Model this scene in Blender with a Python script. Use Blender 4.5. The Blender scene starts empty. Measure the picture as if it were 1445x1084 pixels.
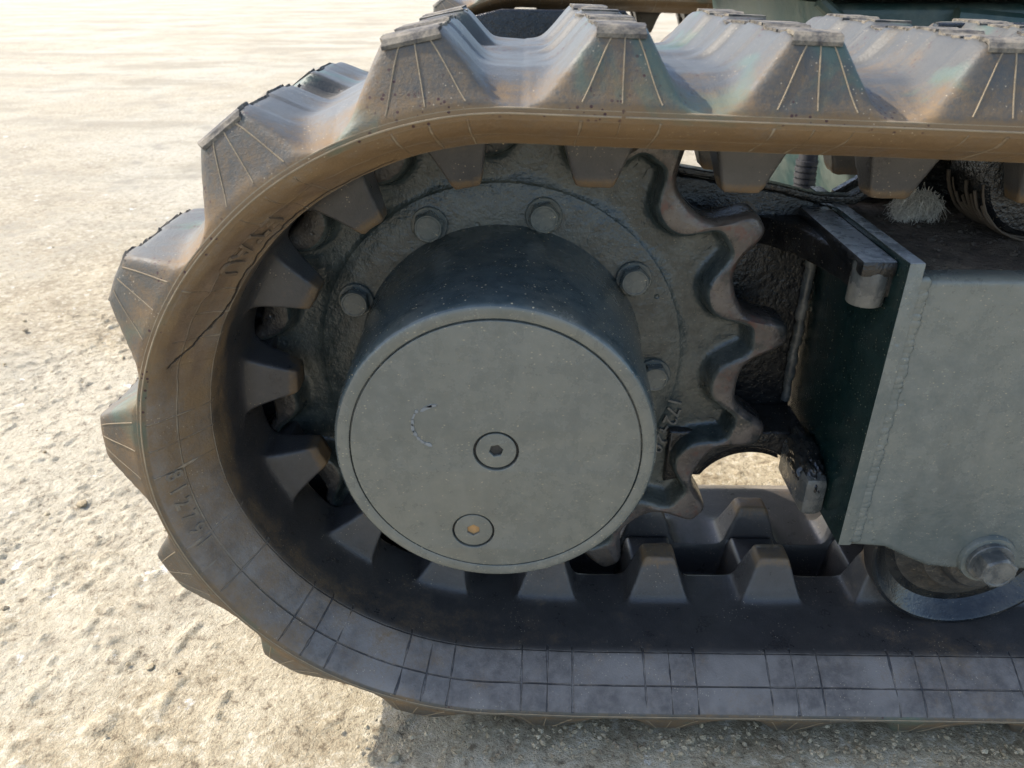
import bpy, bmesh, math, random
import numpy as np
from mathutils import Vector, Matrix
random.seed(7); rng = np.random.RandomState(11)
SC = bpy.context.scene
COL = SC.collection
R = math.radians
H = 0.286                                    # height of the sprocket axis above the ground

# ---------------------------------------------------------------- camera
cam = bpy.data.cameras.new('camera'); cam_o = bpy.data.objects.new('camera', cam); COL.objects.link(cam_o)
cam.sensor_width = 36.0; cam.lens = 1085.0/1445.0*36.0
cam.clip_start = 0.02; cam.clip_end = 500
pitch, yaw = 0.49521323, -0.01581197
F_ = Vector((math.sin(yaw)*math.cos(pitch), math.cos(yaw)*math.cos(pitch), -math.sin(pitch)))
R_ = Vector((math.cos(yaw), -math.sin(yaw), 0)); U_ = R_.cross(F_)
cam_o.matrix_world = Matrix(((R_.x, U_.x, -F_.x, .01867), (R_.y, U_.y, -F_.y, -.44859), (R_.z, U_.z, -F_.z, .29765+H), (0, 0, 0, 1)))
cam.dof.use_dof = True; cam.dof.focus_distance = 0.62; cam.dof.aperture_fstop = 14.0
SC.camera = cam_o

# ---------------------------------------------------------------- world and sun
SUN = Vector((-.78, .30, .85)).normalized()
elev = math.asin(SUN.z); azim = math.atan2(SUN.x, SUN.y)
w = bpy.data.worlds.new('World'); SC.world = w; w.use_nodes = True
nt = w.node_tree; bg = nt.nodes['Background']
sky = nt.nodes.new('ShaderNodeTexSky'); sky.sky_type = 'NISHITA'; sky.sun_disc = False
sky.sun_elevation = elev; sky.sun_rotation = azim; sky.air_density = 1.0; sky.dust_density = 2.0; sky.ozone_density = 1.0
nt.links.new(sky.outputs[0], bg.inputs[0]); bg.inputs[1].default_value = 0.15
sl = bpy.data.lights.new('sun', 'SUN'); sl.energy = 2.2; sl.angle = R(0.5); sl.color = (1.0, .93, .82)
so = bpy.data.objects.new('sun', sl); COL.objects.link(so); so.rotation_euler = SUN.to_track_quat('Z', 'Y').to_euler(); so.location = SUN*5
SC.view_settings.view_transform = 'Standard'; SC.view_settings.look = 'None'
SC.view_settings.exposure = 1.45; SC.view_settings.gamma = 1.0
SC.cycles.max_bounces = 8; SC.cycles.diffuse_bounces = 5

# ---------------------------------------------------------------- noise helper
def vnoise(x, y, seed=0):
    x = np.asarray(x, float); y = np.asarray(y, float)
    xi = np.floor(x).astype(np.int64); yi = np.floor(y).astype(np.int64)
    fx = x-xi; fy = y-yi; fx = fx*fx*(3-2*fx); fy = fy*fy*(3-2*fy)
    def hsh(a, b):
        h = (a*374761393 + b*668265263 + seed*974711) & 0x7fffffff
        h = ((h ^ (h >> 13))*1274126177) & 0x7fffffff
        return ((h ^ (h >> 16)) & 0xffff)/65535.0
    return (hsh(xi, yi)*(1-fx)+hsh(xi+1, yi)*fx)*(1-fy)+(hsh(xi, yi+1)*(1-fx)+hsh(xi+1, yi+1)*fx)*fy
def fbm(x, y, seed=0, o=4):
    t = 0; a = .5
    for k in range(o):
        t = t+a*vnoise(x*2**k, y*2**k, seed+k*17); a *= .5
    return t/(1-.5**o)
def sstep(a, b, x): t = np.clip((x-a)/(b-a), 0, 1); return t*t*(3-2*t)
def smax(a, b, k): return .5*(a+b+np.sqrt((a-b)**2+k*k))
def smin(a, b, k): return .5*(a+b-np.sqrt((a-b)**2+k*k))

# ---------------------------------------------------------------- materials
class NT:
    def __init__(s, name):
        s.m = bpy.data.materials.new(name); s.m.use_nodes = True; s.t = s.m.node_tree
        s.b = s.t.nodes['Principled BSDF']; s.tc = s.t.nodes.new('ShaderNodeTexCoord').outputs['Object']
        s.geo = s.t.nodes.new('ShaderNodeNewGeometry')
    def put(s, sock, v):
        if isinstance(v, bpy.types.NodeSocket): s.t.links.new(v, sock)
        elif isinstance(v, (tuple, list)) and len(v) == 3 and sock.type == 'RGBA': sock.default_value = (*v, 1)
        else: sock.default_value = v
    def math(s, op, a, b=0.0, c=0.0, clamp=False):
        n = s.t.nodes.new('ShaderNodeMath'); n.operation = op; n.use_clamp = clamp
        s.put(n.inputs[0], a); s.put(n.inputs[1], b); s.put(n.inputs[2], c); return n.outputs[0]
    def noise(s, scale, detail=4, rough=.55, vec=None, dist=0):
        n = s.t.nodes.new('ShaderNodeTexNoise'); n.inputs['Scale'].default_value = scale; n.inputs['Detail'].default_value = detail
        n.inputs['Roughness'].default_value = rough; n.inputs['Distortion'].default_value = dist
        s.t.links.new(vec or s.tc, n.inputs['Vector']); return n.outputs['Fac']
    def voro(s, scale, feature='F1', vec=None, out='Distance'):
        n = s.t.nodes.new('ShaderNodeTexVoronoi'); n.feature = feature; n.inputs['Scale'].default_value = scale
        s.t.links.new(vec or s.tc, n.inputs['Vector']); return n.outputs[out]
    def ramp(s, x, a, b, lo=0.0, hi=1.0):
        n = s.t.nodes.new('ShaderNodeMapRange'); n.interpolation_type = 'SMOOTHSTEP'
        s.put(n.inputs[0], x); n.inputs[1].default_value = a; n.inputs[2].default_value = b; n.inputs[3].default_value = lo; n.inputs[4].default_value = hi
        return n.outputs[0]
    def mix(s, f, a, b):
        n = s.t.nodes.new('ShaderNodeMix'); n.data_type = 'RGBA'
        s.put(n.inputs[0], f); s.put(n.inputs[6], a); s.put(n.inputs[7], b); return n.outputs[2]
    def attr(s, name):
        n = s.t.nodes.new('ShaderNodeAttribute'); n.attribute_name = name; return n.outputs['Fac']
    def stretch(s, sx, sy, sz):
        n = s.t.nodes.new('ShaderNodeMapping'); n.inputs['Scale'].default_value = (sx, sy, sz); s.t.links.new(s.tc, n.inputs[0]); return n.outputs[0]
    def bump(s, h, dist, strength=1.0, prev=None):
        n = s.t.nodes.new('ShaderNodeBump'); n.inputs['Distance'].default_value = dist; n.inputs['Strength'].default_value = strength
        s.put(n.inputs['Height'], h)
        if prev is not None: s.t.links.new(prev, n.inputs['Normal'])
        return n.outputs[0]
    def upness(s):
        n = s.t.nodes.new('ShaderNodeSeparateXYZ'); s.t.links.new(s.geo.outputs['Normal'], n.inputs[0]); return n.outputs['Z']
    def done(s, col, rough, normal=None, metal=0.0, spec=.5):
        s.put(s.b.inputs['Base Color'], col); s.put(s.b.inputs['Roughness'], rough); s.put(s.b.inputs['Metallic'], metal)
        s.put(s.b.inputs['Specular IOR Level'], spec)
        if normal is not None: s.t.links.new(normal, s.b.inputs['Normal'])
        return s.m

PITCH = 0.1043
def rubber_mat():
    n = NT('dusty_black_rubber')
    s_, c_, inn, dust = n.attr('s'), n.attr('c'), n.attr('inner'), n.attr('dust')
    crack = n.attr('crack'); wr = n.attr('wear')
    a = n.math('ABSOLUTE', c_)
    t = n.math('FRACT', n.math('ADD', n.math('DIVIDE', s_, PITCH), 100.5))
    d = n.math('MULTIPLY', n.math('ABSOLUTE', n.math('SUBTRACT', t, .5)), PITCH)
    m1 = n.math('MINIMUM', d, n.math('ABSOLUTE', n.math('SUBTRACT', d, .0215)))
    wob = n.math('MULTIPLY', n.math('SUBTRACT', n.noise(40, 3), .5), .0042)
    g1 = n.math('MULTIPLY', n.ramp(n.math('ADD', m1, wob), .00025, .0008, 1, 0), n.ramp(a, .113, .114))
    m2 = n.math('MINIMUM', n.math('ABSOLUTE', n.math('SUBTRACT', a, .119)), n.math('ABSOLUTE', n.math('SUBTRACT', a, .143)))
    g2 = n.ramp(m2, .0002, .0007, 1, 0)
    g = n.math('MULTIPLY', n.math('MAXIMUM', g1, g2), inn, clamp=True)
    big = n.noise(9, 5, .6); mid = n.noise(42, 6, .65); fine = n.noise(420, 4, .7)
    streak = n.noise(60, 4, .6, n.stretch(.25, 1, 1))
    dd = n.math('ADD', dust, n.math('MULTIPLY', n.math('SUBTRACT', big, .5), .9))
    dd = n.math('ADD', dd, n.math('MULTIPLY', n.math('SUBTRACT', mid, .5), 1.1))
    dd = n.math('ADD', dd, n.math('MULTIPLY', n.math('SUBTRACT', fine, .5), .7))
    dm = n.ramp(dd, .18, .88)
    base = n.mix(n.ramp(n.noise(95, 6, .7), .3, .72), (.085, .073, .062), (.165, .143, .122))
    blue = n.mix(n.ramp(n.noise(16, 3), .42, .68), base, (.19, .168, .145))
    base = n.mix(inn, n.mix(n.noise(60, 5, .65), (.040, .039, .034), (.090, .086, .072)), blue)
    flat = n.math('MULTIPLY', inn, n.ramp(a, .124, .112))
    base = n.mix(flat, base, n.mix(n.attr('lug'), n.mix(mid, (.024, .022, .021), (.068, .062, .057)), n.mix(mid, (.034, .032, .032), (.100, .096, .092))))  # lugs coloured lighter than the belt floor, in place of gloss highlights
    tan = n.mix(streak, (.118, .072, .035), (.225, .150, .076))
    col = n.mix(dm, base, tan)
    # green overspray on the outer face
    gm = n.math('MULTIPLY', n.ramp(n.noise(11, 4, .6, dist=.6), .56, .66), n.math('SUBTRACT', 1.0, inn))
    col = n.mix(n.math('MULTIPLY', gm, .5), col, (.06, .115, .085))
    # small dark red crumbs and pale grains
    cr = n.math('MULTIPLY', n.ramp(n.voro(260), .20, .27, 1, 0), n.ramp(n.noise(26, 3), .54, .62))
    cr = n.math('MULTIPLY', cr, n.math('SUBTRACT', 1.0, inn))
    col = n.mix(cr, col, (.05, .022, .02))
    gr = n.math('MULTIPLY', n.ramp(n.voro(330), .10, .16, 1, 0), n.ramp(n.noise(33, 2), .5, .62))
    col = n.mix(n.math('MULTIPLY', gr, .7), col, (.45, .37, .25))
    gcol = n.mix(n.ramp(dust, .42, .56), (.020, .019, .020), (.30, .25, .18))
    col = n.mix(n.math('MULTIPLY', g, n.ramp(n.noise(38, 4, .7), .36, .60, .12, .9)), col, gcol)
    wm = n.math('MULTIPLY', wr, n.ramp(n.noise(38, 6, .7), .38, .56))
    col = n.mix(n.math('MULTIPLY', wm, .8), col, n.mix(n.noise(120, 4), (.075, .05, .034), (.20, .135, .085)))
    ck = n.ramp(n.math('ABSOLUTE', n.math('ADD', crack, n.math('MULTIPLY', n.math('SUBTRACT', n.noise(95, 5, .7), .5), .0060))), .0002, .0011, .85, 0)
    col = n.mix(ck, col, (.008, .007, .007))
    rough = n.math('ADD', n.math('MULTIPLY', dm, .35), n.math('ADD', n.math('ADD', .40, n.math('MULTIPLY', inn, -.20)), n.math('MULTIPLY', mid, .2)), clamp=True)
    h = n.math('ADD', n.math('MULTIPLY', n.noise(700, 3, .7), .35), n.math('MULTIPLY', n.noise(190, 5, .75), .45))
    nm = n.bump(h, .0011, .7)
    hg = n.math('ADD', n.math('MULTIPLY', g, n.ramp(dust, .42, .56, -1.0, .7)), n.math('MULTIPLY', ck, -2.0))
    hg = n.math('ADD', hg, n.math('MULTIPLY', n.ramp(n.noise(28, 5, .6), .3, .7), n.math('MULTIPLY', n.math('MULTIPLY', dust, inn), .8)))
    nm = n.bump(hg, .0012, 1.0, nm)
    return n.done(col, rough, nm, 0, .4)
RUB = rubber_mat()

def ridge_mat():
    n = NT('dust_filled_mould_ridge')
    col = n.mix(n.noise(120, 4), (.15, .115, .072), (.32, .25, .155))
    return n.done(col, .85, n.bump(n.noise(500, 3), .0005))
RIDGE = ridge_mat()
def ridge2():
    n = NT('dusty_raised_digit')
    return n.done(n.mix(n.noise(90, 4), (.10, .082, .064), (.25, .20, .135)), .8, n.bump(n.noise(500, 3), .0005))
RIDGE2 = ridge2()
def flash_mat():
    n = NT('ragged_rubber_flash')
    st = n.noise(90, 5, .7)
    col = n.mix(n.ramp(st, .35, .65), (.035, .032, .029), (.19, .16, .115))
    return n.done(col, .75, n.bump(n.noise(350, 4, .7), .001, .8))
FLASH = flash_mat()
def letter_mat():
    n = NT('worn_raised_letter')
    col = n.mix(n.noise(90, 4), (.07, .05, .032), (.17, .115, .065))
    return n.done(col, .8, n.bump(n.noise(500, 3), .0005))
LETTER = letter_mat()

def paint_mat(name, c1, c2, dustc, dustamt, rough, cast=0.0, specks=.3, dscale=12, upd=0.0, scr=0.0):
    n = NT(name)
    big = n.noise(dscale, 5, .6); mid = n.noise(70, 5, .65); fine = n.noise(500, 3, .6)
    col = n.mix(n.ramp(mid, .3, .7), c1, c2)
    dd = n.math('ADD', n.math('MULTIPLY', n.ramp(big, .3, .7), .7), n.math('MULTIPLY', mid, .6))
    if upd: dd = n.math('ADD', dd, n.math('MULTIPLY', n.ramp(n.upness(), .5, .95), upd))
    dm = n.math('MULTIPLY', n.ramp(dd, .35, 1.1), dustamt, clamp=True)
    col = n.mix(dm, col, dustc)
    if specks:
        v1 = n.stretch(1, 1, 1.7)
        sp = n.math('MULTIPLY', n.ramp(n.voro(210, vec=v1), .11, .17, 1, 0), n.ramp(n.noise(110, 2), .46, .54))
        sp2 = n.math('MULTIPLY', n.ramp(n.voro(420), .12, .2, 1, 0), n.ramp(n.noise(60, 2), .5, .66))
        col = n.mix(n.math('MULTIPLY', n.math('MAXIMUM', sp, n.math('MULTIPLY', sp2, .5)), specks, clamp=True), col, (.55, .46, .30))
    if scr:
        mp = n.t.nodes.new('ShaderNodeMapping'); mp.inputs['Rotation'].default_value = (0, R(62), 0); mp.inputs['Scale'].default_value = (6, 6, 170); n.t.links.new(n.tc, mp.inputs[0])
        s1 = n.math('MULTIPLY', n.ramp(n.noise(1, 2, .5, mp.outputs[0]), .76, .82), n.ramp(n.noise(17, 3), .5, .62))
        col = n.mix(n.math('MULTIPLY', s1, scr), col, (.33, .32, .28))
        stn = n.ramp(n.noise(7, 5, .65, n.stretch(2.2, 1, .6)), .50, .66)
        col = n.mix(n.math('MULTIPLY', stn, .35*scr), col, tuple(x*.55 for x in c1))
        ch = n.math('MULTIPLY', n.ramp(n.noise(48, 6, .7), .68, .72), n.ramp(n.noise(9, 3), .5, .6))
        col = n.mix(n.math('MULTIPLY', ch, .8*scr), col, (.05, .055, .055))
    rg = n.math('ADD', rough, n.math('ADD', n.math('MULTIPLY', dm, .32), n.math('MULTIPLY', n.math('SUBTRACT', mid, .5), .22)), clamp=True)
    nm = n.bump(fine, .0004, .35)
    if cast:
        hh = n.math('ADD', n.noise(130, 4, .6), n.math('MULTIPLY', n.noise(330, 4, .6), .5))
        hh = n.math('SUBTRACT', hh, n.math('MULTIPLY', n.ramp(n.voro(75), .10, .2, 1, 0), n.ramp(n.noise(40, 2), .55, .62, 0, .8)))
        nm = n.bump(hh, .0022*cast, .8, nm)
    return n.done(col, rg, nm)
P_COVER = paint_mat('dusty_grey_green_paint', (.108, .114, .098), (.132, .136, .118), (.21, .195, .145), .32, .24, .12, .42, scr=.6)
P_DRUM = paint_mat('dark_green_black_gloss_paint', (.042, .060, .064), (.072, .092, .094), (.20, .18, .13), .42, .16, .25, 1.0)
P_DISC = paint_mat('black_paint_on_rough_casting', (.022, .030, .029), (.050, .060, .056), (.14, .138, .11), .5, .14, .6, .15)
P_FRAME = paint_mat('grey_green_frame_paint', (.104, .118, .107), (.140, .150, .134), (.20, .19, .145), .30, .22, .30, .40, 14, scr=.9)
P_BLACK = paint_mat('black_oily_paint', (.004, .005, .0065), (.010, .012, .014), (.06, .048, .034), .22, .15, .9, .2, 14, .45)
P_GREEN = paint_mat('dark_green_gloss_paint', (.003, .014, .014), (.006, .022, .021), (.05, .055, .04), .18, .15, .2, .25)
P_LIT_EDGE = paint_mat('lit_edge_paint', (.15, .165, .175), (.33, .35, .365), (.42, .43, .43), .5, .20, .6, .2, 60)  # near-white tone: sky highlight on edges put into the colour
P_LEG = paint_mat('faded_green_paint', (.028, .060, .054), (.05, .090, .080), (.2, .2, .16), .4, .35, .2, .1)
P_BOLT = paint_mat('painted_steel_bolt', (.05, .055, .055), (.09, .094, .088), (.22, .20, .16), .5, .22, .4, .1, 40)

def worn_mat():
    n = NT('worn_brown_steel')
    big = n.noise(22, 5, .65); mid = n.noise(95, 5, .65)
    col = n.mix(n.ramp(big, .3, .72), (.052, .042, .037), (.135, .118, .104))
    col = n.mix(n.ramp(mid, .54, .70, 0, .65), col, (.115, .048, .034))
    col = n.mix(n.ramp(n.noise(30, 5, .65), .50, .58, 0, .85), col, (.030, .034, .033))
    col = n.mix(n.math('MULTIPLY', n.ramp(n.voro(200), .1, .2, 1, 0), n.ramp(n.noise(30, 2), .55, .65)), col, (.42, .33, .2))
    return n.done(col, n.ramp(mid, .3, .7, .22, .48), n.bump(n.math('ADD', mid, n.noise(300, 4)), .0012, .5), .25)
WORN = worn_mat()
def steel_mat():
    n = NT('bare_oily_steel_rim')
    col = n.mix(n.noise(60, 4), (.05, .048, .045), (.14, .13, .12))
    return n.done(col, .35, n.bump(n.noise(220, 4), .0006, .6), .6)
STEEL = steel_mat()
def soil_mat(name, a, b, sc=90):
    n = NT(name)
    m = n.noise(sc, 6, .7); col = n.mix(n.ramp(m, .3, .7), a, b)
    col = n.mix(n.math('MULTIPLY', n.ramp(n.voro(260), .12, .2, 1, 0), n.ramp(n.noise(50, 2), .52, .62)), col, (.36, .28, .17))
    col = n.mix(n.ramp(n.noise(14, 3), .52, .66, 0, .6), col, (.15, .125, .09))
    return n.done(col, .95, n.bump(n.math('ADD', m, n.noise(330, 4, .7)), .004, .9), 0, .25)
SOIL = soil_mat('dark_brown_caked_soil', (.06, .047, .037), (.14, .11, .082))
GRIT = soil_mat('loose_grit', (.30, .235, .14), (.56, .47, .32), 40)
DARKGRIT = soil_mat('dark_grit', (.05, .04, .032), (.12, .1, .08), 60)
def flat_mat(name, c, rough=.6, metal=0):
    n = NT(name); col = n.mix(n.noise(60, 4), tuple(x*.75 for x in c), tuple(min(1, x*1.25) for x in c))
    return n.done(col, rough, n.bump(n.noise(300, 3), .0005), metal)
DIRTFILL = flat_mat('orange_dirt', (.38, .22, .09), .9)
SOCKET = flat_mat('dark_socket', (.012, .014, .016), .5)
SCRAPED = flat_mat('pale_scraped_paint', (.17, .185, .19), .3)
P_HUB = paint_mat('dirty_roller_hub', (.024, .024, .022), (.052, .05, .044), (.12, .095, .065), .6, .3, .8, .3, 30)
P_GLOSS = paint_mat('wet_black_gloss_paint', (.006, .007, .008), (.014, .016, .017), (.10, .085, .06), .25, .10, .35, .15, 30)
FIBRE = flat_mat('pale_dry_fibre', (.58, .54, .46), .9)
STRAW = flat_mat('brown_dry_fibre', (.075, .056, .038), .8)
HOSE = flat_mat('black_hose_rubber', (.03, .03, .032), .5)
TEAL = flat_mat('teal_paint', (.06, .33, .25), .5)

def ground_mat():
    n = NT('pale_rough_worn_concrete')
    big = n.noise(1.3, 5, .6); mid = n.noise(10, 8, .7); fine = n.noise(80, 8, .8); grain = n.noise(300, 4, .8)
    sep = n.t.nodes.new('ShaderNodeSeparateXYZ'); n.t.links.new(n.tc, sep.inputs[0])
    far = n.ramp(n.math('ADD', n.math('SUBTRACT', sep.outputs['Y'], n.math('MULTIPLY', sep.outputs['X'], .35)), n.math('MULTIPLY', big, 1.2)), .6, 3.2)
    col = n.mix(n.ramp(mid, .34, .66), (.31, .243, .142), (.48, .395, .252))
    col = n.mix(n.ramp(big, .42, .60, 0, .8), col, (.50, .442, .325))
    col = n.mix(n.ramp(fine, .50, .64, 0, .9), col, (.62, .555, .42))
    col = n.mix(n.ramp(fine, .48, .36, 0, .85), col, (.14, .103, .060))
    col = n.mix(n.math('MULTIPLY', far, .25), col, (.46, .43, .36))  # far ground paled in colour, standing for sun glare
    col = n.mix(n.ramp(n.noise(2.3, 6, .7), .56, .68, 0, .5), col, (.30, .26, .19))
    bands = n.noise(1.0, 8, .72, n.stretch(.7, 1.9, 1))
    col = n.mix(n.math('MULTIPLY', far, n.ramp(bands, .50, .60, 0, .6)), col, (.29, .25, .175))
    col = n.mix(n.math('MULTIPLY', far, n.ramp(n.noise(5, 7, .78), .52, .64, 0, .75)), col, (.28, .25, .19))
    col = n.mix(n.ramp(n.noise(22, 6, .68), .64, .69, 0, .85), col, (.72, .69, .61))
    col = n.mix(n.ramp(grain, .56, .72, 0, .6), col, (.16, .12, .075))
    hh = n.math('ADD', n.math('MULTIPLY', n.noise(210, 5, .7), 1.0), n.math('MULTIPLY', n.noise(620, 3, .7), .4))
    hf = n.math('MULTIPLY', n.noise(9, 9, .75), far)
    return n.done(col, .80, n.bump(hf, .035, .6, n.bump(hh, .0050, .9)), 0, .4)
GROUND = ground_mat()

# ---------------------------------------------------------------- object helpers
def link(name, me, parent=None, mat=None, loc=(0, 0, 0)):
    o = bpy.data.objects.new(name, me); COL.objects.link(o); o.location = loc
    if parent is not None: o.parent = parent
    if mat is not None and len(me.materials) == 0:
        for m in (mat if isinstance(mat, (list, tuple)) else [mat]): me.materials.append(m)
    return o
def tag(o, label=None, cat=None, group=None, kind=None):
    for k, v in (('label', label), ('category', cat), ('group', group), ('kind', kind)):
        if v: o[k] = v
    return o
def mesh_np(name, V, F, smooth=True, normals=None, attrs=None, mats=None, midx=None):
    me = bpy.data.meshes.new(name); V = np.asarray(V, np.float32); F = np.asarray(F, np.int32)
    me.vertices.add(len(V)); me.vertices.foreach_set('co', V.ravel())
    k = F.shape[1]; me.loops.add(F.size); me.loops.foreach_set('vertex_index', F.ravel())
    me.polygons.add(len(F)); me.polygons.foreach_set('loop_start', np.arange(0, F.size, k, dtype=np.int32))
    me.polygons.foreach_set('use_smooth', np.full(len(F), smooth))
    for m in (mats or []): me.materials.append(m)
    if midx is not None: me.polygons.foreach_set('material_index', np.asarray(midx, np.int32))
    me.update(calc_edges=True); me.validate()
    for an, av in (attrs or {}).items():
        at = me.attributes.new(an, 'FLOAT', 'POINT'); at.data.foreach_set('value', np.asarray(av, np.float32))
    if normals is not None: me.normals_split_custom_set_from_vertices([tuple(x) for x in normals])
    return me
def bm_mesh(name, bm, smooth=True, angle=35):
    bmesh.ops.recalc_face_normals(bm, faces=bm.faces)
    for f in bm.faces: f.smooth = smooth
    if smooth:
        for e in bm.edges:
            if len(e.link_faces) == 2 and e.calc_face_angle(0) > R(angle): e.smooth = False
    me = bpy.data.meshes.new(name); bm.to_mesh(me); bm.free(); return me
def lathe(prof, seg=96, bm=None, cx=0, cz=0, arc=None):
    """profile of (radius, y) turned about the y axis"""
    bm = bm or bmesh.new(); rows = []
    for r, y in prof:
        rows.append([bm.verts.new((cx+max(r, 1e-5)*math.cos(2*math.pi*i/seg), y, cz+max(r, 1e-5)*math.sin(2*math.pi*i/seg))) for i in range(seg)])
    for a, b in zip(rows, rows[1:]):
        for i in range(seg): bm.faces.new((a[i], a[(i+1) % seg], b[(i+1) % seg], b[i]))
    for row, (r, y) in ((rows[0], prof[0]), (rows[-1], prof[-1])):
        if r > 1e-4: bm.faces.new(row)
    return bm
def plate(name, outlines, y0, y1, bevel=.0015, res=2):
    """flat plate cut from outlines in the xz plane (first outer, others holes), from depth y0 to y1, rounded edges"""
    cu = bpy.data.curves.new(name, 'CURVE'); cu.dimensions = '2D'; cu.fill_mode = 'BOTH'
    for pts in outlines:
        sp = cu.splines.new('POLY'); sp.points.add(len(pts)-1); sp.use_cyclic_u = True
        for p, (x, z) in zip(sp.points, pts): p.co = (x, z, 0, 1)
    cu.extrude = (y1-y0)/2-bevel; cu.bevel_depth = bevel; cu.bevel_resolution = res; cu.offset = -bevel
    o = bpy.data.objects.new('tmp', cu); COL.objects.link(o)
    dg = bpy.context.evaluated_depsgraph_get(); me = bpy.data.meshes.new_from_object(o.evaluated_get(dg)); bpy.data.objects.remove(o); bpy.data.curves.remove(cu)
    me.name = name
    me.transform(Matrix(((1, 0, 0, 0), (0, 0, 1, (y0+y1)/2), (0, 1, 0, 0), (0, 0, 0, 1)))); me.flip_normals()
    bm = bmesh.new(); bm.from_mesh(me); bmesh.ops.remove_doubles(bm, verts=bm.verts, dist=1e-6); me.materials.clear()
    bpy.data.meshes.remove(me)
    return bm_mesh(name, bm)
def box_bm(x0, x1, y0, y1, z0, z1, bev=.002, bm=None):
    b = bmesh.new(); bmesh.ops.create_cube(b, size=1)
    for v in b.verts: v.co = ((x0+x1)/2+v.co.x*(x1-x0), (y0+y1)/2+v.co.y*(y1-y0), (z0+z1)/2+v.co.z*(z1-z0))
    if bev: bmesh.ops.bevel(b, geom=b.edges[:], offset=bev, segments=2, affect='EDGES', profile=.5)
    return b
def tube_bm(pts, rad, seg=8, bm=None, taper=None):
    bm = bm or bmesh.new(); pts = [Vector(p) for p in pts]; rows = []
    for i, p in enumerate(pts):
        t = (pts[min(i+1, len(pts)-1)]-pts[max(i-1, 0)]).normalized()
        a = t.cross(Vector((0.3, .9, .31))).normalized(); b = t.cross(a); r = rad*(taper[i] if taper else 1)
        rows.append([bm.verts.new(p+(a*math.cos(2*math.pi*k/seg)+b*math.sin(2*math.pi*k/seg))*r) for k in range(seg)])
    for a, b in zip(rows, rows[1:]):
        for k in range(seg): bm.faces.new((a[k], a[(k+1) % seg], b[(k+1) % seg], b[k]))
    bm.faces.new(rows[0]); bm.faces.new(rows[-1]); return bm
def glyphs(text, height):
    """outline lettering as (list of verts, faces): y up, z thickness 0..1"""
    cu = bpy.data.curves.new('lettering', 'FONT'); cu.body = text; cu.size = height/.7; cu.extrude = .5; cu.resolution_u = 3; cu.align_x = 'CENTER'; cu.offset = height*.012
    o = bpy.data.objects.new('tmp', cu); COL.objects.link(o)
    dg = bpy.context.evaluated_depsgraph_get(); me = bpy.data.meshes.new_from_object(o.evaluated_get(dg)); bpy.data.objects.remove(o); bpy.data.curves.remove(cu)
    V = np.array([v.co[:] for v in me.vertices]); Fc = [tuple(p.vertices) for p in me.polygons]; bpy.data.meshes.remove(me)
    return V, Fc

# ================================================================ the excavator
ROOT = bpy.data.objects.new('excavator', None); COL.objects.link(ROOT); ROOT.location = (.75, .80, 0)
tag(ROOT, 'dark green mini excavator undercarriage with a dusty rubber track round its drive sprocket', 'excavator')
BASE = Vector((0, 0, H))-ROOT.location
def part(name, me, mat, parent=None, label=None):
    o = link(name, me, parent or ROOT, mat, BASE if parent is None else (0, 0, 0))
    if label: o['label'] = label
    return o

# ---------------------------------------------------------------- rubber track path (inner face of the belt, in the xz plane)
YC = 0.143
ctrl = [(87.0, .2062), (100, .2040), (112, .2025), (140, .2015), (160, .2030), (178, .2055), (190, .2080), (215, .2095), (235, .2115), (255, .2135), (270, .2160)]
ph = np.linspace(87, 270, 400); rr = np.interp(ph, [a for a, _ in ctrl], [b for _, b in ctrl])
ker = np.hanning(61); ker /= ker.sum(); rp = np.pad(rr, 30, mode='edge'); rr = np.convolve(rp, ker, 'valid')
wrap = np.stack([rr*np.cos(np.radians(ph)), rr*np.sin(np.radians(ph))], -1)
def build_path(xi):
    """closed loop: upper run from right to left, sprocket wrap, lower run to the right, idler wrap at x=xi"""
    rI = .1985; zI = -.018
    a = np.linspace(-90, 88, 160); idl = np.stack([xi+rI*np.cos(np.radians(a)), zI+rI*np.sin(np.radians(a))], -1)
    x0, z0 = wrap[0]; up_x = np.linspace(idl[-1, 0], x0, 500)[1:-1]
    t = (up_x-x0); zt = z0-.034*t; blend = sstep(.45, xi-.1, up_x); up = np.stack([up_x, zt*(1-blend)+idl[-1, 1]*blend], -1)
    x1, z1 = wrap[-1]; lo_x = np.linspace(x1, xi, 500)[1:-1]; lo = np.stack([lo_x, z1+(-.2180-z1)*sstep(0, .08, lo_x)+(idl[0, 1]+.218)*sstep(xi-.2, xi, lo_x)], -1)
    return np.concatenate([up, wrap, lo, idl[1:-1]])
def resample(P, ds=.001, smooth=25):
    Pc = np.vstack([P, P[:1]]); L = np.r_[0, np.cumsum(np.hypot(*np.diff(Pc, axis=0).T))]
    u = np.linspace(0, L[-1], int(L[-1]/ds), endpoint=False); Q = np.stack([np.interp(u, L, Pc[:, 0]), np.interp(u, L, Pc[:, 1])], -1)
    k = np.hanning(smooth+2)[1:-1]; k /= k.sum(); h = smooth//2
    return np.stack([np.convolve(np.r_[Q[-h:, i], Q[:, i], Q[:h, i]], k, 'valid') for i in (0, 1)], -1)
NEUT = .0232
def frame(Q):
    T = np.roll(Q, -1, 0)-np.roll(Q, 1, 0); T /= np.linalg.norm(T, axis=1)[:, None]
    N = np.stack([-T[:, 1], T[:, 0]], -1)*-1.0              # path runs counter-clockwise, outward is to the right
    return T, N
def neutral(Q):
    T, N = frame(Q); M = Q+N*NEUT
    return np.r_[0, np.cumsum(np.linalg.norm(np.diff(np.vstack([M, M[:1]]), axis=0), axis=1))], T, N
xi = 1.5
for it in range(12):
    Q = resample(build_path(xi)); L, T, N = neutral(Q)
    nl = round(L[-1]/PITCH); e = nl*PITCH-L[-1]; xi += e/2
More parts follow.
